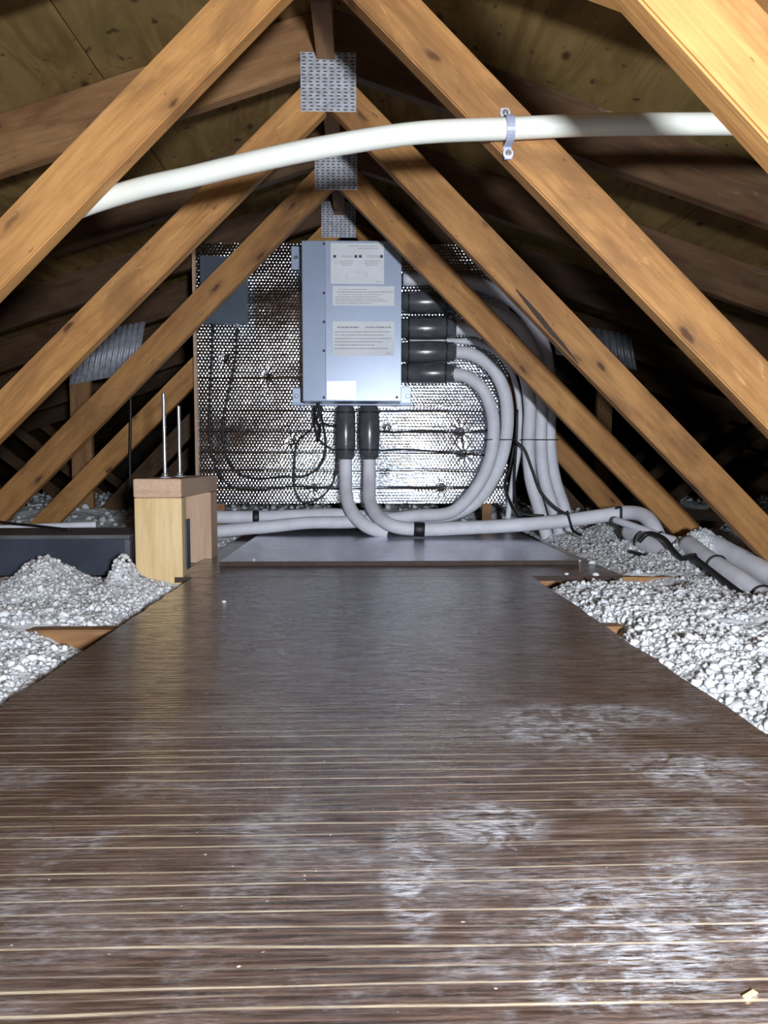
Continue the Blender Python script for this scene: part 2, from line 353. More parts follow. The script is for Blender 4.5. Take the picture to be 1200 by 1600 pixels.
def plate(parent, cx, cz, w_, h_, y, cols, rows, name='connector_plate', rot=0):
    bm = bmesh.new(); add_box(bm, (-w_/2, -.0015, -h_/2), (w_/2, 0, h_/2), .0004)
    o = new(name, bm, M['galv']); mw = Matrix.Translation((cx, y, cz)) @ Matrix.Rotation(rot, 4, 'Y'); o.parent = parent; o.matrix_basis = mw
    o.matrix_parent_inverse = Matrix.Translation(-Vector(parent.location))
    bm = bmesh.new()
    for i in range(cols):
        for j in range(rows):
            x = -w_/2+(i+.5)*w_/cols+(.0012 if j % 2 else -.0012); z = -h_/2+(j+.5)*h_/rows
            add_box(bm, (x-w_/cols*.26, -.0022, z-h_/rows*.17), (x+w_/cols*.26, -.0012, z+h_/rows*.17))
    s = new('punched_slots', bm, M['slot']); s['kind'] = 'stuff'; s.parent = o; s.matrix_basis = mw; s.matrix_parent_inverse = mw.inverted()
    return o
for k, y in enumerate(TY):
    dark = k >= 5; wm = M['pine_shaded'] if dark else M['pine']
    T = thing('roof_truss', TL[k], 'roof truss', (RX, y, 0))
    roofc = [((S, 1), RT+S*RX)]  # under right slope: z + S(x-RX) <= RT
    zr = RT-S*0
    e = EAVE-.06
    # rafters, centre line RV/2 below the roof
    for s in (-1, 1):
        zc = RT-RV/2-.001
        member('rafter', (RX, zc), (RX+s*(e+.4), zc-S*(e+.4)), .1397, y, M['pine'] if k < 2 else M['pine_dark'] if (k == 2 and s < 0) else M['pine_shaded'], T, [((-s, 0), -s*RX-.0008), ((s, 0), s*RX+e), ((0, -1), -JT)])  # right and far rafters take the pine darkened to stand for shade
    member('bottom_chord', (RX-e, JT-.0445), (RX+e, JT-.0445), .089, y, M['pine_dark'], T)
    for s, idx in ((-1, 0), (1, 1)):
        wb = WEBS.get(k, (None, None))[idx]
        if wb: a, b = px_xz(*wb[0], y), px_xz(*wb[1], y)
        else: a, b = (RX+s*.12, RB-.14), (RX+s*1.28, JT)
        if a[1] < b[1]: a, b = b, a            # a is the upper end
        d = ((b[0]-a[0]), (b[1]-a[1])); u = (RB+.05-a[1])/d[1]; v = (JT-.1-a[1])/d[1]
        p0 = (a[0]+d[0]*u, a[1]+d[1]*u); p1 = (a[0]+d[0]*v, a[1]+d[1]*v)
        # below the rafter underside, beside the ridge line, on the bottom chord
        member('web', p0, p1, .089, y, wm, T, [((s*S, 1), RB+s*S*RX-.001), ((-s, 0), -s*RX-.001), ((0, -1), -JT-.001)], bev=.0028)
        foot = RX + s*abs(p1[0]-RX)
        # outer web, foot of the inner one up to the middle of the rafter
        x0 = foot+s*.10; x1 = x0+s*.95
        member('outer_web', (x0, JT-.08), (x1, JT-.08+.95*.80),   .064, y, M['pine_shaded'], T, [((s*S, 1), RB+s*S*RX-.001), ((0, -1), -JT-.001), ((-s, 0), -s*(foot+s*.03))])  # shade is in the wood colour here too
        if k == 5:
            sx = P(128, 650, y).x if s < 0 else P(943, 640, y).x
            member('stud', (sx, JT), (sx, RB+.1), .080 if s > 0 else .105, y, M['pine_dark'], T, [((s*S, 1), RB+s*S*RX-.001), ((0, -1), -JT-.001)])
    if 1 <= k <= 5:
        pc = {2: (513, 128.5), 3: (525, 262), 4: (529, 343)}.get(k); yy = y-.0195
        c = P(*pc, yy) if pc else Vector((RX, yy, RB+.005))
        plate(T, c.x, c.z, .146, .150, yy, 8 if k < 3 else 8, 17 if k == 2 else 15)
    if k >= 3 and k <= 4:
        for s in (-1, 1): plate(T, RX+s*1.27, JT-.02, .15, .10, y-.0195, 6, 12)
tw = [o for o in C.objects if o.name.startswith('roof_truss')][2]
bm = bmesh.new(); yf = TY[2]-.019
for lst, q in (([(806, 452), (822, 472), (842, 496), (860, 518), (880, 540), (903, 568)], (1.0, 3.6, 5.0, 4.2, 3.0, .8)),):
    top = [P(x+w_*.7, y-w_*.7, yf) for (x, y), w_ in zip(lst, q)]; bot = [P(x-w_*.5, y+w_*.5, yf) for (x, y), w_ in zip(lst, q)]
    A = [bm.verts.new((p.x, yf-.0008, p.z)) for p in top+bot[::-1]]; B = [bm.verts.new((p.x, yf+.001, p.z)) for p in top+bot[::-1]]
    bm.faces.new(A); bm.faces.new(B[::-1])
    for i in range(len(A)): bm.faces.new((A[i], B[i], B[(i+1) % len(A)], A[(i+1) % len(A)]))
bmesh.ops.recalc_face_normals(bm, faces=bm.faces); new('bark_split', bm, M['edge_red'], tw)
# corrugated looking plates on the rafters of the truss with studs
T5 = [o for o in C.objects if o.name.startswith('roof_truss')][5]
def ribbed(px0, px1, py0, py1, s):
    y = TY[5]-.0195; a = P(px0, py1, y); b = P(px1, py0, y); n = 12; bm = bmesh.new()
    sh = -s*.10*(b.z-a.z)*2
    sl = -s*S*.55
    prev = None; ns = n*6
    for i in range(ns+1):
        t = i/ns; x = a.x+(b.x-a.x)*t; yy = y-.006-.006*math.sin(t*n*2*math.pi); dz = sl*(x-(a.x+b.x)/2)
        r = [bm.verts.new((x, yy, a.z+dz)), bm.verts.new((x+sh, yy, b.z+dz)), bm.verts.new((x+sh, yy+.0012, b.z+dz)), bm.verts.new((x, yy+.0012, a.z+dz))]
        if prev:
            for j in range(4): bm.faces.new((prev[j], r[j], r[(j+1) % 4], prev[(j+1) % 4]))
        else: bm.faces.new(r)
        prev = r
    bm.faces.new(prev[::-1]); bmesh.ops.recalc_face_normals(bm, faces=bm.faces)
    return new('ribbed_plate', bm, M['galv'], T5, smooth=True)
ribbed(108, 212, 512, 592, -1); ribbed(868, 996, 512, 566, 1)
# ridge blocking: a short run of board between each pair of trusses
BL = ['short ridge block between the two trusses nearest the camera, above the frame', 'ridge block ending in front of the largest toothed ridge plate',
      'ridge block behind the largest ridge plate, ending at the second plate behind the white pipe', 'ridge block ending at the small ridge plate just above the grey casing', 'ridge block beyond the small ridge plate above the casing']
for k in range(5):
    y0, y1 = TY[k]+.0215, TY[k+1]-.0225
    bm = bmesh.new(); add_box(bm, (y0-.0, -.024, -.045), (y1, .024, .045), .002)
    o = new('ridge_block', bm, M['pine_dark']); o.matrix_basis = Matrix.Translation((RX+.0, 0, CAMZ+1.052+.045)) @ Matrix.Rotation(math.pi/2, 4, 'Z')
    tag(o, BL[k], 'timber block', 'ridge blocks between trusses')
# ------------------------------------------------------------------ boards
BT = .105
def planar(name, x0, x1, y0, y1, z0, z1, mtop, medge, label, jitter=.002):
    bm = bmesh.new(); n = 40
    def edge(s, i): return jitter*(noise.noise(Vector((i*.9, s*7.3, 1)))*1.6)
    tops, bots = [], []
    loop = [(x0+edge(0, i), y0+(y1-y0)*i/n) for i in range(n)] + [(x0+(x1-x0)*i/n, y1) for i in range(n)] + [(x1+edge(2, i), y1+(y0-y1)*i/n) for i in range(n)] + [(x1+(x0-x1)*i/n, y0) for i in range(n)]
    t = [bm.verts.new((a, b, z1)) for a, b in loop]; u = [bm.verts.new((a, b, z0)) for a, b in loop]
    bm.faces.new(t); bm.faces.new(u[::-1]); N = len(t)
    for i in range(N):
        f = bm.faces.new((t[i], u[i], u[(i+1) % N], t[(i+1) % N])); f.material_index = 1
    bmesh.ops.recalc_face_normals(bm, faces=bm.faces); o = new(name, bm, mtop); o.data.materials.append(medge)
    return tag(o, label, 'board')
planar('walkway_board', -.452, .452, -.55, 1.945, JT+.0005, BT, M['board'], M['edge_red'], 'long dark brown ribbed board with dusty foot marks filling the foreground', .004)
planar('walkway_board', -.50, .70, 1.952, 3.30, JT+.0005, BT, M['board'], M['edge_red'], 'dark board under the foil faced sheet at the far end of the walkway')
planar('foil_faced_board', -.42, .64, 2.15, 3.20, BT+.0005, BT+.0145, M['silver'], M['edge_red'], 'thin silver faced board lying across the floor in front of the white pipes')

# ------------------------------------------------------------------ loose insulation
def hgt(x, y):
    n = lambda s, o: noise.noise(Vector((x*s, y*s, o)))
    h = (.088 if x < 0 or y > 1.9 else .097) + .022*n(3.1, 1) + .014*n(9, 5) + .008*n(25, 9)
    g = lambda cx, cy, rx, ry, a: a*math.exp(-((x-cx)/rx)**2-((y-cy)/ry)**2)
    h += g(-.80, 1.84, .085, .12, .085) + g(-.69, 1.93, .03, .06, -.02) + g(-.61, 1.87, .032, .06, .085) + g(-1.1, 1.55, .25, .2, .03) + g(-.55, 1.83, .06, .10, .018)
    h += g(-.53, 1.38, .075, .05, -.042) + g(-1.0, 2.03, .4, .10, -.0)
    h += g(.66, 1.93, .19, .07, -.075) + g(.47, 1.40, .030, .06, -.05) + g(.44, .80, .06, .05, -.05)
    h += g(.66, 1.66, .12, .12, .012) + g(1.06, 2.27, .10, .07, .095) + g(1.25, 2.45, .12, .09, .06) + g(.92, 2.30, .12, .14, .012) + g(1.12, 1.90, .13, .15, -.03)
    h += g(.98, 1.62, .13, .12, .01) + g(1.3, 1.75, .1, .2, .02) + g(1.05, 2.95, .14, .2, .09) + g(.95, 2.6, .15, .15, .03)
    if y > 3.25: h += min(1, (y-3.25)/.5)*.075
    if abs(x) > 1.5: h += .02
    if y < 1.95 and abs(x) < .54: h -= .028*(1-(abs(x)-.452)/.088)
    if y >= 1.95 and y < 3.3 and x > 0 and x < .76: h -= .01
    return max(h, .012)
BOXX = (-3.2, -.635)
def allowed(x, y):
    if -.6 < y < 1.955 and -.462 < x < .462: return False
    if 1.94 < y < 3.31 and -.512 < x < .712: return False
    if 2.03 < y < 2.33 and x < -.62: return False
    if 1.94 < y < 2.06 and -.63 < x < -.48: return False
    if 2.32 < y < 2.46 and -.63 < x < -.48: return False
    return True
def onjoist(x, y, h): return False
ico = {}
for sd in (1, 2):
    b = bmesh.new(); bmesh.ops.create_icosphere(b, subdivisions=sd, radius=1); b.verts.ensure_lookup_table()
    ico[sd] = (np.array([v.co[:] for v in b.verts]), np.array([[v.index for v in f.verts] for f in b.faces])); b.free()
def fluff(name, x0, x1, y0, y1, step, sd, rmin, rmax, label, keep=1.0, base=True, res=.0060):
    V, Fc = ico[sd]; allv, allf = [], []; off = 0
    if base:
        # a fine cottony surface: lumps of two sizes over the slow heaps
        cs = .03; gx, gy = np.arange(x0, x1+cs, cs), np.arange(y0, y1+cs, cs)
        G = np.array([[hgt(x, y) for y in gy] for x in gx])
        nx, ny = int((x1-x0)/res)+1, int((y1-y0)/res)+1
        X, Y = np.meshgrid(np.linspace(x0, x1, nx), np.linspace(y0, y1, ny), indexing='ij')
        u, v = (X-x0)/cs, (Y-y0)/cs; iu, iv = np.minimum(u.astype(int), len(gx)-2), np.minimum(v.astype(int), len(gy)-2); fu, fv = u-iu, v-iv
        Hh = G[iu, iv]*(1-fu)*(1-fv)+G[iu+1, iv]*fu*(1-fv)+G[iu, iv+1]*(1-fu)*fv+G[iu+1, iv+1]*fu*fv
        def lumps(cell, amp, seed):
            r = np.random.default_rng(seed); jx, jy, jr = r.random((512, 512)), r.random((512, 512)), r.uniform(.35, 1, (512, 512))
            wx = X+.35*cell*np.sin(Y/cell*1.7+2*np.sin(X/cell*.8)); wy = Y+.35*cell*np.sin(X/cell*1.9+1)
            cx, cy = np.floor(wx/cell).astype(int), np.floor(wy/cell).astype(int); best = np.full(X.shape, -9.)
            for a_ in (-1, 0, 1):
                for b_ in (-1, 0, 1):
                    m, n_ = (cx+a_) % 512, (cy+b_) % 512; px, py = cx+a_+jx[m, n_], cy+b_+jy[m, n_]
                    d2 = (wx/cell-px)**2+(wy/cell-py)**2; best = np.maximum(best, jr[m, n_]*.6+np.sqrt(np.clip(1-d2, 0, 1))-.9)
            return best*amp
        Hh = Hh+lumps(.034, .010, 1)+lumps(.016, .006, 2)-.004
        Hh += rng.normal(0, .00045, X.shape)
        Xj = X+rng.normal(0, res*.2, X.shape); Yj = Y+rng.normal(0, res*.2, X.shape)
        ok = np.ones(X.shape, bool)
        ok &= ~((X > -.456) & (X < .456) & (Y < 1.95)); ok &= ~((Y > 1.95) & (Y < 3.305) & (X > -.505) & (X < .705))
        ok &= ~((Y > 2.05) & (Y < 2.31) & (X < -.62)); ok &= ~((X > -.615) & (X < -.48) & (((Y > 1.955) & (Y < 2.01)) | ((Y > 2.33) & (Y < 2.43))))
        id_ = np.arange(nx*ny).reshape(nx, ny); okf = ok[:-1, :-1] & ok[1:, :-1] & ok[1:, 1:] & ok[:-1, 1:]
        A, B, Cc, D = id_[:-1, :-1][okf], id_[1:, :-1][okf], id_[1:, 1:][okf], id_[:-1, 1:][okf]
        allv.append(np.stack([Xj, Yj, Hh], -1).reshape(-1, 3)); allf += [np.stack([A, B, Cc], -1), np.stack([A, Cc, D], -1)]; off = nx*ny
    ys = list(np.arange(y0, min(y1, 2.06), step))+list(np.arange(max(y0, 2.06), y1, step*1.2)); xs = np.arange(x0, x1, step)
    for y in ys:
        for x in xs:
            xx, yy = x+rng.uniform(-.6, .6)*step, y+rng.uniform(-.6, .6)*step
            if not allowed(xx, yy) or rng.random() > keep: continue
            h = hgt(xx, yy)
            # keep the top of a truss chord bare where it stands proud
            r = rng.uniform(rmin, rmax)*(1.0 if rng.random() < .95 else 1.3)
            jy = min(abs(yy-t) for t in TY)
            if jy < .030 and h < JT+.004: continue
            q = rng.normal(size=(3, 3)); q, _ = np.linalg.qr(q)
            ph = rng.uniform(0, 6.28, 3)
            V, Fc = ico[sd if yy < 1.75 and abs(xx) < 1.25 else 1]
            dirs = rng.normal(size=(6, 3)); dirs /= np.linalg.norm(dirs, axis=1)[:, None]
            k = .70+.75*np.clip((V@dirs.T).max(1)-.55, 0, 1)/.45+rng.uniform(-.24, .24, len(V))
            v = (V*k[:, None]*np.array([1, rng.uniform(.65, 1), rng.uniform(.6, 1)]))@q.T*r+np.array([xx, yy, h+rng.uniform(-.3, .6)*r])
            allv.append(v); allf.append(Fc+off); off += len(V)
    v = np.concatenate(allv); f = np.concatenate(allf)
    me = bpy.data.meshes.new(name); me.vertices.add(len(v)); me.vertices.foreach_set('co', v.ravel())
    me.loops.add(f.size); me.loops.foreach_set('vertex_index', f.ravel().astype(np.int32))
    me.polygons.add(len(f)); me.polygons.foreach_set('loop_start', np.arange(0, f.size, 3, dtype=np.int32)); me.polygons.foreach_set('loop_total', np.full(len(f), 3, dtype=np.int32))
    me.update(calc_edges=True); me.validate()
    o = new(name, me, M['fluff'], smooth=True)
    return tag(o, label, 'insulation', kind='stuff')
fluff('loose_insulation', -1.70, -.462, .60, 3.30, .0098, 2, .0038, .0085, 'fluffy white loose insulation heaped left of the brown board')
fluff('loose_insulation', .462, 1.85, .60, 3.30, .0098, 2, .0038, .0085, 'fluffy white loose insulation heaped right of the brown board')
fluff('loose_insulation', -3.2, 3.2, 3.32, 5.2, .07, 1, .010, .022, 'dim loose insulation lying behind the foil panel', res=.016)

# ------------------------------------------------------------------ foil covered panel
PD = 3.15
a, b = P(311, 787, PD), P(797, 383, PD); px0, px1, pz0, pz1 = a.x, b.x, a.z, b.z
pan = thing('foil_covered_board', 'upright panel wrapped in shiny silver bubble foil behind the grey casing', 'panel', ((px0+px1)/2, PD+.03, pz0))
box('backing_board', (px0-.012, PD+.032, pz0+.004), (px1, PD+.045, pz1), M['edge'], pan)
nx, nz = 560, 450; pitch = .0145
puck = [(416, 587), (490, 762), (600, 735), (720, 674), (725, 708), (605, 668), (700, 470), (455, 690), (690, 762), (350, 560)]
pk = [(P(x, y, PD).x, P(x, y, PD).z) for x, y in puck]
xs = np.linspace(px0, px1, nx); zs = np.linspace(pz0, pz1, nz); X, Z = np.meshgrid(xs, zs, indexing='ij')
def wav(s, seed, amp):
    r = np.random.default_rng(seed); o = np.zeros_like(X)
    for _ in range(14):
        th = r.uniform(0, 6.28); k = s*r.uniform(.5, 1.6); o += np.sin(k*(np.cos(th)*X*.45+np.sin(th)*Z)+r.uniform(0, 6.28))
    return o*amp/3.7
rowi = np.floor(Z/(pitch*.866)); Xo = X + (rowi % 2)*pitch/2
fx = ((Xo/pitch) % 1-.5)*pitch; fz = ((Z/(pitch*.866)) % 1-.5)*pitch*.866
rr = np.sqrt(fx**2+fz**2)/(pitch*.46); H = .0021*np.sqrt(np.clip(1-rr**2, 0, 1))
H *= np.clip(.75+wav(18, 3, .35), .25, 1.2)
H += wav(9, 1, .0030)+wav(38, 2, .0008)+wav(130, 5, .0002)
for i, (cx, cz) in enumerate(pk):
    dx, dz = X-cx, Z-cz; d = np.sqrt(dx**2+dz**2)+1e-4; th = np.arctan2(dz, dx)
    H += -.005*np.exp(-(d/.014)**2)+.0009*np.sin(th*9+i)*np.exp(-(d/.04)**2)*np.clip(d/.01, 0, 1)
for zc_ in (588, 673, 706, 762, 640, 735):      # taut horizontal creases
    z0 = P(600, zc_, PD).z; H -= .0028*np.exp(-((Z-z0-.002*np.sin(X*9+zc_))/.0045)**2)
vv = np.stack([X, PD+.008-H, Z], -1).reshape(-1, 3)
ii = np.arange(nx*nz).reshape(nx, nz); q = np.stack([ii[:-1, :-1], ii[1:, :-1], ii[1:, 1:], ii[:-1, 1:]], -1).reshape(-1, 4)
me = bpy.data.meshes.new('bubble_foil'); me.vertices.add(len(vv)); me.vertices.foreach_set('co', vv.ravel()); me.loops.add(q.size)
me.loops.foreach_set('vertex_index', q.ravel().astype(np.int32)); me.polygons.add(len(q)); me.polygons.foreach_set('loop_start', np.arange(0, q.size, 4, dtype=np.int32)); me.polygons.foreach_set('loop_total', np.full(len(q), 4, dtype=np.int32))
me.update(calc_edges=True); new('bubble_foil', me, M['foil'], pan, smooth=True)
fx0 = P(308, 600, PD).x; fx1 = P(318, 600, PD).x
box('edge_stud', (px0-.013, PD+.001, pz0-.01), (px0-.0005, PD+.0315, pz1-.02), M['pinkwood'], pan)
for s in (0, 1):
    x = px0+.06 if not s else px1-.10
    box('panel_leg', (x, PD+.046, JT+.02), (x+.04, PD+.065, pz1-.3), M['pine_dark'], pan)

# ------------------------------------------------------------------ grey casing with labels
UD = 2.93
def U(px, py, d=UD): return P(px, py, d)
a, b = U(473, 627), U(627, 377)
unit = thing('equipment_casing', 'pale blue grey metal equipment casing with white warning labels on the foil panel', 'equipment box', ((a.x+b.x)/2, UD+.08, a.z))
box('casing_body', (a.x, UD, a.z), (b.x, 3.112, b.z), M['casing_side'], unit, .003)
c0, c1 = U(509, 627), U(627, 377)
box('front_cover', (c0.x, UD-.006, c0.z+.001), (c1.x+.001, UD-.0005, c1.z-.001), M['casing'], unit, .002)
for (x, y) in ((506, 381), (506, 458), (506, 503), (506, 548), (506, 621), (620, 621)):
    p = U(x, y); d = UD-.006 if x > 600 else UD
    lathe('screw', (p.x, d-.0004, p.z), (p.x, d-.004, p.z), [(0, .0052), (.6, .0048), (1, .003)], M['ink'], unit, 12)
FY = UD-.0064
def sheet(name, x0, y0, x1, y1, m, parent, dy=0, t=.0008, bev=0):
    a, b = U(x0, y1), U(x1, y0); return box(name, (a.x, FY-dy-t, a.z), (b.x, FY-dy, b.z), m, parent, bev)
def words(parent, txt, x0, x1, y, hpx, m, dy=.0012):
    cu = bpy.data.curves.new('t', 'FONT'); cu.body = txt; cu.size = 1; cu.extrude = .0; o = bpy.data.objects.new('t', cu); C.objects.link(o)
    dg = bpy.context.evaluated_depsgraph_get(); me = bpy.data.meshes.new_from_object(o.evaluated_get(dg)); bpy.data.objects.remove(o)
    co = np.empty(len(me.vertices)*3); me.vertices.foreach_get('co', co); co = co.reshape(-1, 3)
    mn, mx = co.min(0), co.max(0); a, b = U(x0, y+hpx/2), U(x1, y-hpx/2)
    out = np.stack([a.x+(co[:, 0]-mn[0])/(mx[0]-mn[0])*(b.x-a.x), np.full(len(co), FY-dy), a.z+(co[:, 1]-mn[1])/(mx[1]-mn[1])*(b.z-a.z)], -1)
    me.vertices.foreach_set('co', out.ravel()); me.update(); return new('lettering', me, m, parent)
def scrawl(parent, rows, m):
    """illegible small print: broken grey lines, flat on the label"""
    bm = bmesh.new()
    for (x0, x1, y, h) in rows:
        x = x0
        while x < x1-1:
            L = min(random.uniform(2.2, 7), x1-x); a, b = U(x, y+h/2), U(x+L, y-h/2)
            add_box(bm, (a.x, FY-.0014, a.z), (b.x, FY-.0009, b.z)); x += L+random.uniform(.5, 1.1)
    o = new('small_print', bm, m, parent); o['kind'] = 'stuff'; return o
l1 = sheet('warning_label', 517, 381, 600, 444, M['label'], unit)
words(l1, 'WARNING', 534, 551, 401.5, 3.4, M['print']); words(l1, 'ATTENTION', 573, 593, 401.5, 3.4, M['print'])
bm = bmesh.new()
for x in (523, 556, 563, 596):
    a, b = U(x-2.2, 403.6), U(x+2.2, 399.4); add_box(bm, (a.x, FY-.0016, a.z), (b.x, FY-.0009, b.z))
new('black_square_marks', bm, M['ink'], l1)['kind'] = 'stuff'
scrawl(l1, [(545, 590, 385.5, .8), (560, 592, 389, .8), (531, 552, 409, .8), (531, 551, 412, .8), (533, 550, 415, .8), (569, 594, 409, .8), (569, 592, 412, .8), (570, 590, 415, .8), (588, 597, 441, .6)], M['print'])
bm = bmesh.new()
for (x, y) in ((526, 411), (563, 411)):
    p = [U(x+2.6*math.cos(k), y+2.6*math.sin(k)) for k in np.linspace(0, 6.28, 13)[:-1]]
    add_tube(bm, [Vector((v.x, FY-.0012, v.z)) for v in p], .0005, 4, True)
for pts in (((544, 426), (540, 433), (542, 436)), ((555, 427), (559, 425), (563, 427)), ((571, 425), (573, 430), (572, 434))):
    add_tube(bm, [Vector((U(*q).x, FY-.0012, U(*q).z)) for q in pts], .0007, 4)
new('line_drawing', bm, M['print'], l1)['kind'] = 'stuff'
l2 = sheet('warning_label', 520, 448, 616, 478, M['label'], unit, bev=.0003)
scrawl(l2, [(528, 575, 453, .8), (524, 614, 457, 1.1), (528, 598, 461, .8), (524, 592, 464.5, .8), (524, 600, 468, .8), (523, 606, 471, .8), (524, 582, 474.5, .8)], M['print'])
l3 = sheet('warning_label', 520, 503, 616, 556, M['label'], unit, bev=.0003)
scrawl(l3, [(527, 561, 512, 2.2), (571, 611, 512, 2.2), (523, 610, 519, 1.2), (523, 600, 524, 1.2), (523, 611, 529.5, 1.2), (523, 598, 534.5, 1.2), (523, 587, 539.5, 1.2), (523, 606, 545, 1.2), (603, 611, 552.5, .8)], M['print'])
sheet('rating_plate', 511, 596, 556, 624, M['chrome'], unit)
for nm, bx in (('mounting_bracket', (455, 384, 474, 420)), ('mounting_bracket', (457, 606, 474, 632)), ('mounting_bracket', (626, 604, 642, 634))):
    a, b = P(bx[0], bx[3], 3.10), P(bx[2], bx[1], 3.10)
    br = box(nm, (a.x, 3.108, a.z), (b.x, 3.112, b.z), M['casing'], unit, .0008)
    c = (a+b)/2; c.x += .008 if bx[0] > 600 else -.006
    lathe('bolt', (c.x, 3.108, c.z), (c.x, 3.099, c.z), [(0, .009), (.6, .009), (1, .006)], M['chrome'], br, 12)
a, b = P(457, 634, 3.10), P(642, 630, 3.10)
box('bottom_rail', (a.x, 3.07, a.z), (b.x, 3.113, b.z), M['casing_side'], unit, .0008)
# slate box at the upper left of the panel
a, b = P(315, 505, 3.09), P(385, 401, 3.09)
sb = thing('junction_box', 'flat slate grey box at the upper left of the foil panel', 'box', ((a.x+b.x)/2, 3.12, a.z))
box('box_body', (a.x, 3.09, a.z), (b.x, 3.136, b.z), M['slate'], sb, .003)
box('box_lid', (a.x-.002, 3.084, a.z+.006), (b.x+.002, 3.0895, b.z+.002), M['slate'], sb, .002)
for x in (333, 371):
    p = P(x, 506, 3.11); lathe('cable_gland', (p.x, 3.112, p.z+.004), (p.x, 3.112, p.z-.016), [(0, .010), (.5, .010), (.6, .007), (1, .007)], M['galv'] if x > 350 else M['band'], sb, 14)

# ------------------------------------------------------------------ insulated pipes
def path(l): return [P(*p) for p in l]
def sleeve(parent, p0, p1, r):
    s = lathe('pipe_sleeve', p0, p1, [(0, r*.72), (.03, r*.9), (.12, r*.92), (.15, r), (.5, r*1.04), (.80, r), (.83, r*.92), (.96, r*.90), (1, r*.70)], M['sleeve'], parent)
    p0, p1 = Vector(p0), Vector(p1)
    for t in (.13, .82):
        lathe('band_clamp', p0.lerp(p1, t-.014), p0.lerp(p1, t+.014), [(0, r*.99), (.2, r*1.06), (.8, r*1.06), (1, r*.99)], M['band'], s)
    return s
def pipe_thing(label, pts, r=.0262, sl=None, sr=.043, tape=()):
    pp = path(pts); o = thing('insulated_pipe', label, 'pipe', pp[0], 'white insulated pipes')
    tube('foam_lagging', pp, r, M['foam'], o, 18, 10, rf=lambda t, p: 1+.03*noise.noise(p*14))
    if sl: sleeve(o, P(*sl[0]), P(*sl[1]), sr)
    for (x, y, d, wpx) in tape:
        # a black band of tape round the lagging, at this place along the path
        c = P(x, y, d); sp = spline(pp, 10); i = min(range(1, len(sp)-1), key=lambda i: (sp[i]-c).length); t = (sp[i+1]-sp[i-1]).normalized(); h = wpx*d/F/2
        lathe('tape_band', sp[i]-t*h, sp[i]+t*h, [(0, r*1.0), (.05, r*1.06), (.95, r*1.06), (1, r)], M['black'], o, 20)
    return o
UB = 3.04
# down from the two sleeves below the casing
pipe_thing('white pipe from the left sleeve under the casing, curving to end at floor level', [(540, 712, 3.02), (540, 745, 3.02), (543, 782, 2.96), (556, 808, 2.90), (578, 825, 2.87), (606, 832, 2.865)], .0262, ((540, 634, 3.02), (540, 718, 3.02)), .040)
pipe_thing('white pipe from the right sleeve under the casing, black tape band on its floor run', [(577, 712, 3.02), (577, 745, 3.02), (578, 782, 2.94), (590, 806, 2.86), (615, 822, 2.80), (655, 827, 2.79), (720, 825, 2.79), (800, 821, 2.79), (880, 814, 2.78), (940, 806, 2.72), (980, 801, 2.67), (1006, 806, 2.60), (1024, 828, 2.52), (1034, 862, 2.46)], .0262, ((577, 634, 3.02), (577, 718, 3.02)), .042, ((655, 827, 2.79, 17),))
# the pair curving round right of the panel
pipe_thing('outer white pipe looping from the second lowest side sleeve down and left along the floor', [(705, 550, UB), (735, 553, UB), (768, 574, UB), (788, 612, UB), (793, 655, UB), (788, 700, UB), (772, 745, 3.04), (742, 786, 3.03), (700, 806, 3.02), (640, 811, 3.02), (580, 808, 3.02), (520, 804, 3.02), (460, 806, 3.02), (400, 808, 3.0), (310, 808, 2.98)], .0262, ((627, 550, UB), (712, 550, UB)), .043, ((396, 808, 3.0, 10),))
pipe_thing('inner white pipe looping from the lowest side sleeve down and left along the floor', [(705, 583, 3.0), (728, 588, 3.0), (752, 606, 3.0), (768, 640, 3.0), (771, 684, 3.0), (762, 728, 3.0), (740, 768, 2.98), (705, 800, 2.955), (650, 806, 2.955), (600, 812, 2.955), (540, 816, 2.95), (480, 817, 2.94), (420, 823, 2.92), (310, 833, 2.88)], .0250, ((627, 583, UB), (712, 583, UB-.03)), .041)
pipe_thing('white pipe from the third side sleeve, left of the bundle dropping beside the panel', [(705, 513, UB), (745, 516, UB), (788, 538, UB), (818, 580, UB), (828, 635, 3.03), (826, 690, 3.03), (829, 745, 3.03), (842, 795, 3.03), (858, 850, 3.02)], .0262, ((627, 513, UB), (712, 513, UB)), .043)
pipe_thing('white pipe from the second side sleeve, middle of the bundle dropping beside the panel', [(705, 472, UB), (752, 476, UB), (800, 500, UB+.02), (834, 548, UB+.04), (846, 615, UB+.04), (845, 690, UB+.04), (850, 745, UB+.04), (866, 800, UB+.04), (878, 850, UB+.04)], .0262, ((627, 472, UB), (712, 472, UB)), .043)
pipe_thing('white pipe leaving the top of the casing, rightmost of the bundle beside the panel', [(630, 437, UB), (700, 436, UB), (760, 448, UB+.03), (812, 480, UB+.06), (848, 535, UB+.08), (860, 610, UB+.08), (859, 690, UB+.08), (866, 745, UB+.08), (882, 795, UB+.08), (897, 850, UB+.08)], .0262)
tb = thing('insulated_pipe', 'thin shaded grey pipe between the side sleeves, behind the crossing web', 'pipe', P(712, 533, 3.09), 'white insulated pipes')
tube('foam_lagging', path([(640, 533, 3.105), (712, 533, 3.105), (752, 538, 3.105), (790, 565, 3.10), (808, 610, 3.10), (812, 690, 3.10), (800, 760, 3.10), (790, 840, 3.10)]), .012, M['foam'], tb, 12)
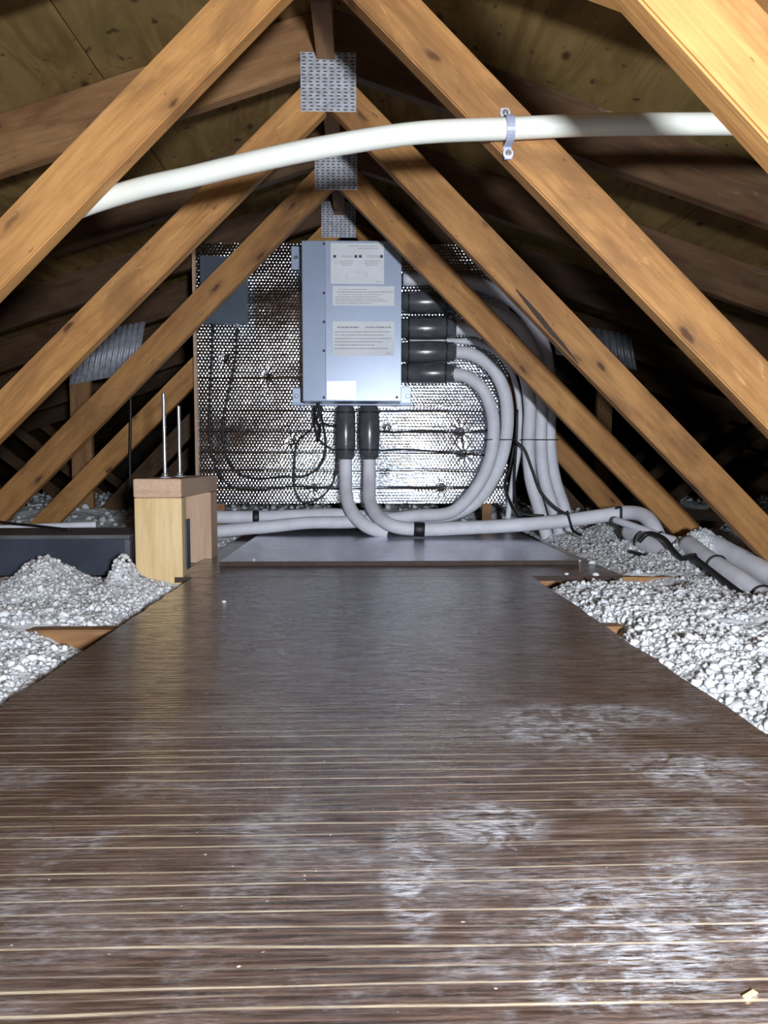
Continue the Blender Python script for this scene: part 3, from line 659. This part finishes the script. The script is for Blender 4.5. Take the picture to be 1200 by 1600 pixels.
# lower right: pipes coming towards the camera through the insulation
def ring(c, ax, r, rt, name='cable_tie', label=None, parent=None, m='black'):
    ax = Vector(ax).normalized(); u = ax.orthogonal().normalized(); v = ax.cross(u); c = Vector(c)
    bm = bmesh.new(); add_tube(bm, [c+(u*math.cos(k)+v*math.sin(k))*r for k in np.linspace(0, 2*math.pi, 25)[:-1]], rt, 6, True)
    bmesh.ops.recalc_face_normals(bm, faces=bm.faces); o = new(name, bm, M[m], parent, smooth=True)
    if label: tag(o, label, 'cable tie', 'black cable ties')
    return o
def rp(label, pts, r, ties=()):
    pp = path(pts); o = thing('insulated_pipe', label, 'pipe', pp[0], 'white insulated pipes'); tube('foam_lagging', pp, r, M['foam'], o, 18, 10, rf=lambda t, p: 1+.05*noise.noise(p*18))
    sp = spline(pp, 10)
    for t in ties:
        i = int(t*(len(sp)-2))+1; ring(sp[i], sp[min(i+1, len(sp)-1)]-sp[i-1], r*1.03, .0035, 'cable_tie', None, o)
    return o
rp('short thick white pipe angled through the insulation, black loop round its left end', [(985, 830, 2.60), (1012, 848, 2.46), (1040, 868, 2.34), (1075, 892, 2.22), (1110, 920, 2.12)], .034, (.18,))
rp('white pipe nearest the board in the pair at the right edge, tied with black straps', [(1074, 850, 2.26), (1105, 874, 2.10), (1145, 900, 1.95), (1195, 936, 1.80), (1270, 985, 1.62)], .028, (.34, .72))
rp('white pipe farther from the board in the pair at the right edge', [(1088, 838, 2.36), (1125, 856, 2.22), (1170, 880, 2.07), (1215, 906, 1.94), (1280, 945, 1.78)], .030, ())
rp('thin white pipe lying on the insulation below the second web foot', [(960, 812, 2.62), (1000, 826, 2.5), (1040, 840, 2.40), (1075, 850, 2.32)], .013, (.6,))
rp('grey white pipe crossing in the shade behind the right web feet', [(1050, 800, 2.85), (1120, 806, 2.85), (1200, 804, 2.85), (1300, 800, 2.85)], .022)
rp('white pipe lying behind the dark metal box at the left edge', [(-60, 826, 2.42), (20, 825, 2.42), (90, 822, 2.42), (150, 820, 2.42)], .011)
# ties round the vertical pairs
def loop(label, pts, rt=.0022):
    o = tube('cable_tie', [P(*p) for p in pts], rt, M['black'], None, 6, 6, closed=True); tag(o, label, 'cable tie', 'black cable ties')
loop('thin tie round the pair of curved pipes at the panel edge', [(757, 688, 3.0), (760, 687, 2.972), (790, 687, 3.008), (803, 687, 3.03), (803, 687, 3.06), (772, 688, 3.05)])
loop('thin tie round the bundle of upright pipes right of the panel', [(814, 687, 3.03), (820, 687, 3.002), (835, 687, 3.001), (870, 687, 3.09), (872, 687, 3.13), (850, 687, 3.15), (818, 688, 3.07)])
loop('black strap hanging off the floor pipe where the pipe bundle lands', [(884, 803, 2.76), (887, 800, 2.735), (890, 812, 2.735), (896, 828, 2.74), (908, 836, 2.75), (896, 830, 2.79), (888, 815, 2.80)], .0045)
loop('black strap near the right end of the floor pipe', [(962, 795, 2.68), (970, 793, 2.655), (971, 810, 2.655), (976, 823, 2.66), (968, 822, 2.71), (962, 806, 2.72)], .0045)
# ------------------------------------------------------------------ cables
def cable(label, pts, r=.0038, clips=()):
    o = tube('cable', path(pts), r, M['black'], None, 8, 8); return tag(o, label, 'cable', 'black cables')
CD = 3.128
cable('black cable dropping from the left of the slate box and sweeping along the panel bottom', [(333, 512, CD-.02), (330, 580, CD), (327, 650, CD), (330, 705, CD), (345, 745, CD), (370, 764, CD), (410, 765, CD), (455, 760, CD), (500, 762, CD-.01), (530, 764, CD)], .0048)
cable('black cable from the right of the slate box looping under it to the casing', [(371, 512, CD-.02), (368, 560, CD), (358, 610, CD), (349, 660, CD), (352, 705, CD), (370, 738, CD), (400, 748, CD), (440, 745, CD-.01), (475, 744, CD-.01), (500, 728, CD-.01), (509, 700, CD-.01), (506, 670, CD-.01), (499, 636, 3.06)], .0048)
cable('black cable looping widest left and down below the casing', [(494, 634, 3.05), (488, 668, 3.09), (466, 690, CD-.01), (460, 725, CD-.01), (461, 765, CD-.014), (473, 785, CD-.01), (500, 778, CD-.01), (521, 752, CD-.01), (526, 720, CD-.01), (526, 700, 3.1)], .0042)
cable('black cable curling from the casing towards the left sleeve', [(490, 634, 3.03), (491, 662, 3.06), (500, 688, 3.08), (515, 700, 3.08), (526, 704, 3.08)], .0042)
cable('short black cable curving from the casing behind the left sleeve', [(503, 634, 3.04), (502, 655, 3.05), (512, 664, 3.07), (526, 665, 3.09)], .0038)
cable('black cable with a kink hanging straight under the casing', [(497, 630, 3.02), (500, 645, 3.03), (494, 656, 3.04), (500, 668, 3.07), (496, 690, CD-.02)], .006)
cable('uppermost black wire across the foil right of the sleeves', [(594, 674, 3.09), (620, 676, CD-.012), (660, 672, CD-.012), (718, 676, CD-.012), (765, 672, CD-.012)], .0036)
cable('second black wire across the foil right of the sleeves', [(594, 704, 3.09), (630, 702, CD-.012), (690, 706, CD-.012), (726, 710, CD-.012), (765, 711, CD-.012)], .0036)
cable('lowest black wire across the foil right of the sleeves', [(480, 762, CD-.016), (560, 763, CD-.012), (640, 762, CD-.012), (710, 761, CD-.012), (760, 765, CD-.012)], .0032)
cable('black cable crossing in front of the pipe bundle right of the panel', [(806, 690, 3.0), (818, 700, 2.99), (832, 735, 2.99), (845, 768, 2.98), (868, 793, 2.97), (890, 806, 2.95)], .0058)
cable('black cable dropping in the gap between the two pipe bundles', [(808, 640, 3.09), (806, 700, 3.09), (804, 760, 3.05), (812, 800, 3.0), (850, 806, 2.98)], .0058)
cable('second black cable in the gap between the two pipe bundles', [(812, 640, 3.12), (799, 720, 3.12), (790, 760, 3.09), (800, 790, 3.05), (815, 815, 3.0)], .0058)
cable('black cable arching over the short thick pipe', [(985, 862, 2.40), (1000, 866, 2.34), (1030, 878, 2.24), (1064, 893, 2.14)], .006)
cable('black cable looping from the short thick pipe towards the right pair', [(998, 846, 2.36), (1012, 834, 2.36), (1035, 840, 2.30), (1052, 860, 2.22), (1066, 872, 2.16), (1086, 868, 2.10)], .008)
cable('black cable along the near side of the right pair of pipes', [(1085, 872, 2.10), (1112, 893, 1.98), (1150, 922, 1.84), (1200, 956, 1.68), (1240, 985, 1.6)], .009)
cable('black cable on the far side of the right pair of pipes', [(1128, 856, 2.22), (1150, 862, 2.12), (1185, 872, 2.04), (1230, 880, 2.0)], .007)
cable('black cable hanging upright in front of the rear left web', [(204, 560, 3.18), (204, 650, 3.18), (203, 720, 3.18), (205, 790, 3.18)], .006)
cable('thin black cable on top of the dark metal box', [(-30, 812, 2.36), (20, 818, 2.30), (60, 822, 2.24), (110, 828, 2.18)], .004)

# ------------------------------------------------------------------ long white pipe with its clamp
lp = thing('white_plastic_pipe', 'long bent white plastic pipe crossing high in front of the ridge', 'pipe', P(795, 205, 1.37))
CL = [(60, 352, 1.475), (130, 322, 1.465), (220, 294, 1.455), (300, 276, 1.445), (400, 252, 1.43), (500, 231, 1.41), (650, 208, 1.385), (795, 201, 1.3775), (930, 195, 1.375), (1060, 194, 1.37), (1160, 194, 1.36), (1300, 196, 1.34), (1450, 200, 1.30)]
tube('pipe_run', path(CL), .0192, M['pipe'], lp, 24, 8)
c = P(795, 201, 1.3775)
cl = thing('pipe_clamp', 'grey plastic pipe clamp with two round bolts on the second right web', 'clamp', (c.x, 1.40, c.z))
bm = bmesh.new(); hw = .0075; prof = []
for k in range(13): t = math.pi/2-math.pi*k/12; prof.append((-math.cos(t)*.0212-.0, math.sin(t)*.0212))
full = [(.0212, .052)] ; pts2 = [(1.4005-c.y, .046), (1.4005-c.y, .0212)] + [(p[0], p[1]) for p in prof] + [(1.4005-c.y, -.0212), (1.4005-c.y, -.046)]
pr = None
for (yy, zz) in pts2:
    yy = min(yy, 1.4005-c.y); ox = -.004*zz/.046
    n_ = (0, -1) if abs(zz) > .022 else None
    if n_ is None: L_ = math.hypot(yy, zz) or 1; n_ = (yy/L_, zz/L_)
    r = [bm.verts.new((c.x+s*hw+ox, c.y+yy+n_[0]*q if n_ != (0, -1) else c.y+yy-q, c.z+zz+(n_[1]*q if n_ != (0, -1) else 0))) for s, q in ((-1, 0), (1, 0), (1, .0022), (-1, .0022))]
    if pr:
        for j in range(4): bm.faces.new((pr[j], r[j], r[(j+1) % 4], pr[(j+1) % 4]))
    else: bm.faces.new(r)
    pr = r
bm.faces.new(pr[::-1]); bmesh.ops.recalc_face_normals(bm, faces=bm.faces)
M['clamp'] = simple('grey_clamp_plastic', (.33, .35, .46), .4)
new('strap', bm, M['clamp'], cl)
for s in (-1, 1):
    z = c.z+s*.036; x = c.x-.004*s*.8
    lathe('washer', (x, 1.3985, z), (x, 1.3965, z), [(0, .0098), (1, .0096)], M['galv'], cl, 18)
    lathe('bolt_head', (x, 1.3965, z), (x, 1.391, z), [(0, .006), (.7, .006), (1, .004)], M['chrome'], cl, 6)

# ------------------------------------------------------------------ timber stand with threaded rods
X0, X1 = P(210, 850, 1.95).x, P(284, 850, 1.95).x
st = thing('timber_stand', 'pale timber stand of two posts under a flat block left of the board', 'stand', ((X0+X1)/2, 2.18, JT))
zt = P(250, 748, 1.95).z; zb = P(250, 778, 1.95).z
def tb_(name, a, b, m, axis='z', bev=.003):
    a, b = Vector(a), Vector(b); c = (a+b)/2; s = (b-a)/2; bm = bmesh.new()
    if axis == 'z': add_box(bm, (-s.z, -s.y, -s.x), (s.z, s.y, s.x), bev); rot = Matrix(((0, 0, -1, 0), (0, 1, 0, 0), (1, 0, 0, 0), (0, 0, 0, 1)))
    elif axis == 'y': add_box(bm, (-s.y, -s.x, -s.z), (s.y, s.x, s.z), bev); rot = Matrix.Rotation(math.pi/2, 4, 'Z')
    else: add_box(bm, -s, s, bev); rot = Matrix()
    o = new(name, bm, m, st); o.matrix_basis = Matrix.Translation(c) @ rot; o.matrix_parent_inverse = Matrix.Translation(-Vector(st.location)); return o
tb_('post', (X0, 1.955, .055), (X1, 2.009, zb-.0005), M['post'])
tb_('post', (X0+.01, 2.33, JT+.001), (X1, 2.43, zb-.0005), M['pinkwood'])
tb_('top_block', (X0-.001, 1.95, zb), (X1+.001, 2.44, zt), M['pinkwood'], 'y', .006)
box('steel_angle', (X1+.001, 1.99, JT+.03), (X1+.004, 2.03, zb-.06), M['tray'], st)
for (x, y0, y1, d) in ((258, 745, 614, 2.03), (281, 742, 634, 2.19)):
    a, b = P(x, y0, d), P(x, y1, d); rod = thing('threaded_rod', 'left and taller threaded steel rod on the timber stand' if x < 270 else 'right and shorter threaded steel rod on the timber stand', 'rod', (a.x, d, zt), 'threaded rods')
    n = 90; lathe('rod_shaft', (a.x, d, zt+.0005), (a.x, d, b.z), [(k/n, .0052 if k % 2 else .0044) for k in range(n+1)], M['zinc'], rod, 10)
    lathe('washer', (a.x, d, zt+.0005), (a.x, d, zt+.003), [(0, .015), (1, .015)], M['galv'], rod, 20)
    lathe('hex_nut', (a.x, d, zt+.003), (a.x, d, zt+.013), [(0, .010), (1, .010)], M['chrome'] if x > 270 else M['zinc'], rod, 6)
# dark metal box at the left edge
bx0, bx1 = -2.2, P(203, 860, 2.07).x; bt = P(100, 836, 2.07).z
mb = thing('metal_box', 'long dark blue grey metal box behind the heap of insulation at the left edge', 'box', ((bx0+bx1)/2, 2.18, JT))
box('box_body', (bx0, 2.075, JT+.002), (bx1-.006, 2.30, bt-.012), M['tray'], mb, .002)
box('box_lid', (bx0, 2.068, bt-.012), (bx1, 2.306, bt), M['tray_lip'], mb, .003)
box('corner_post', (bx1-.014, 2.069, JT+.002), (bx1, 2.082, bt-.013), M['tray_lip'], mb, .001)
# crumbs of insulation lying on the boards
V, Fc = ico[2]
for i, (x, y, z, r, lb) in enumerate([(350, 942, BT, .0045, 'white crumb on the left of the brown board'), (925, 882, BT, .010, 'large white crumb at the right of the far dark board'), (885, 899, BT, .006, 'crumb on the front edge of the far dark board'),
        (931, 900, BT, .008, 'white crumb right of another on the front edge of the far dark board'), (397, 876, BT+.0145, .004, 'tiny crumb at the front left of the silver board'), (905, 878, BT, .005, 'small crumb left of the large one on the far dark board')]):
    v = CM @ Vector(((x-600)/F, (800-y)/F, -1)); t = (z-CAMZ)/v.z; c = Vector((0, 0, CAMZ))+v*t
    k = 1+rng.uniform(-.3, .3, len(V)); vv = V*k[:, None]*np.array([r*1.2, r, r*.6]); vv[:, 2] -= vv[:, 2].min()
    me = bpy.data.meshes.new('insulation_crumb'); me.from_pydata(vv.tolist(), [], Fc.tolist()); o = new('insulation_crumb', me, M['fluff'], smooth=True, loc=(c.x, c.y, z))
    tag(o, lb, 'crumb', 'crumbs on the boards')
v = CM @ Vector(((1172-600)/F, (800-1556)/F, -1)); t = (BT-CAMZ)/v.z; c = Vector((0, 0, CAMZ))+v*t
for i, (dx, lx) in enumerate(((0, .005),)):
    bm = bmesh.new(); add_box(bm, (-lx, -.0016, 0), (lx, .0016, .0011), .0003); o = new('wood_chip', bm, M['post'], loc=(c.x, c.y, BT+.0002)); o.rotation_euler.z = .5
    tag(o, 'tiny orange wood chip on the near right corner of the brown board', 'wood chip')
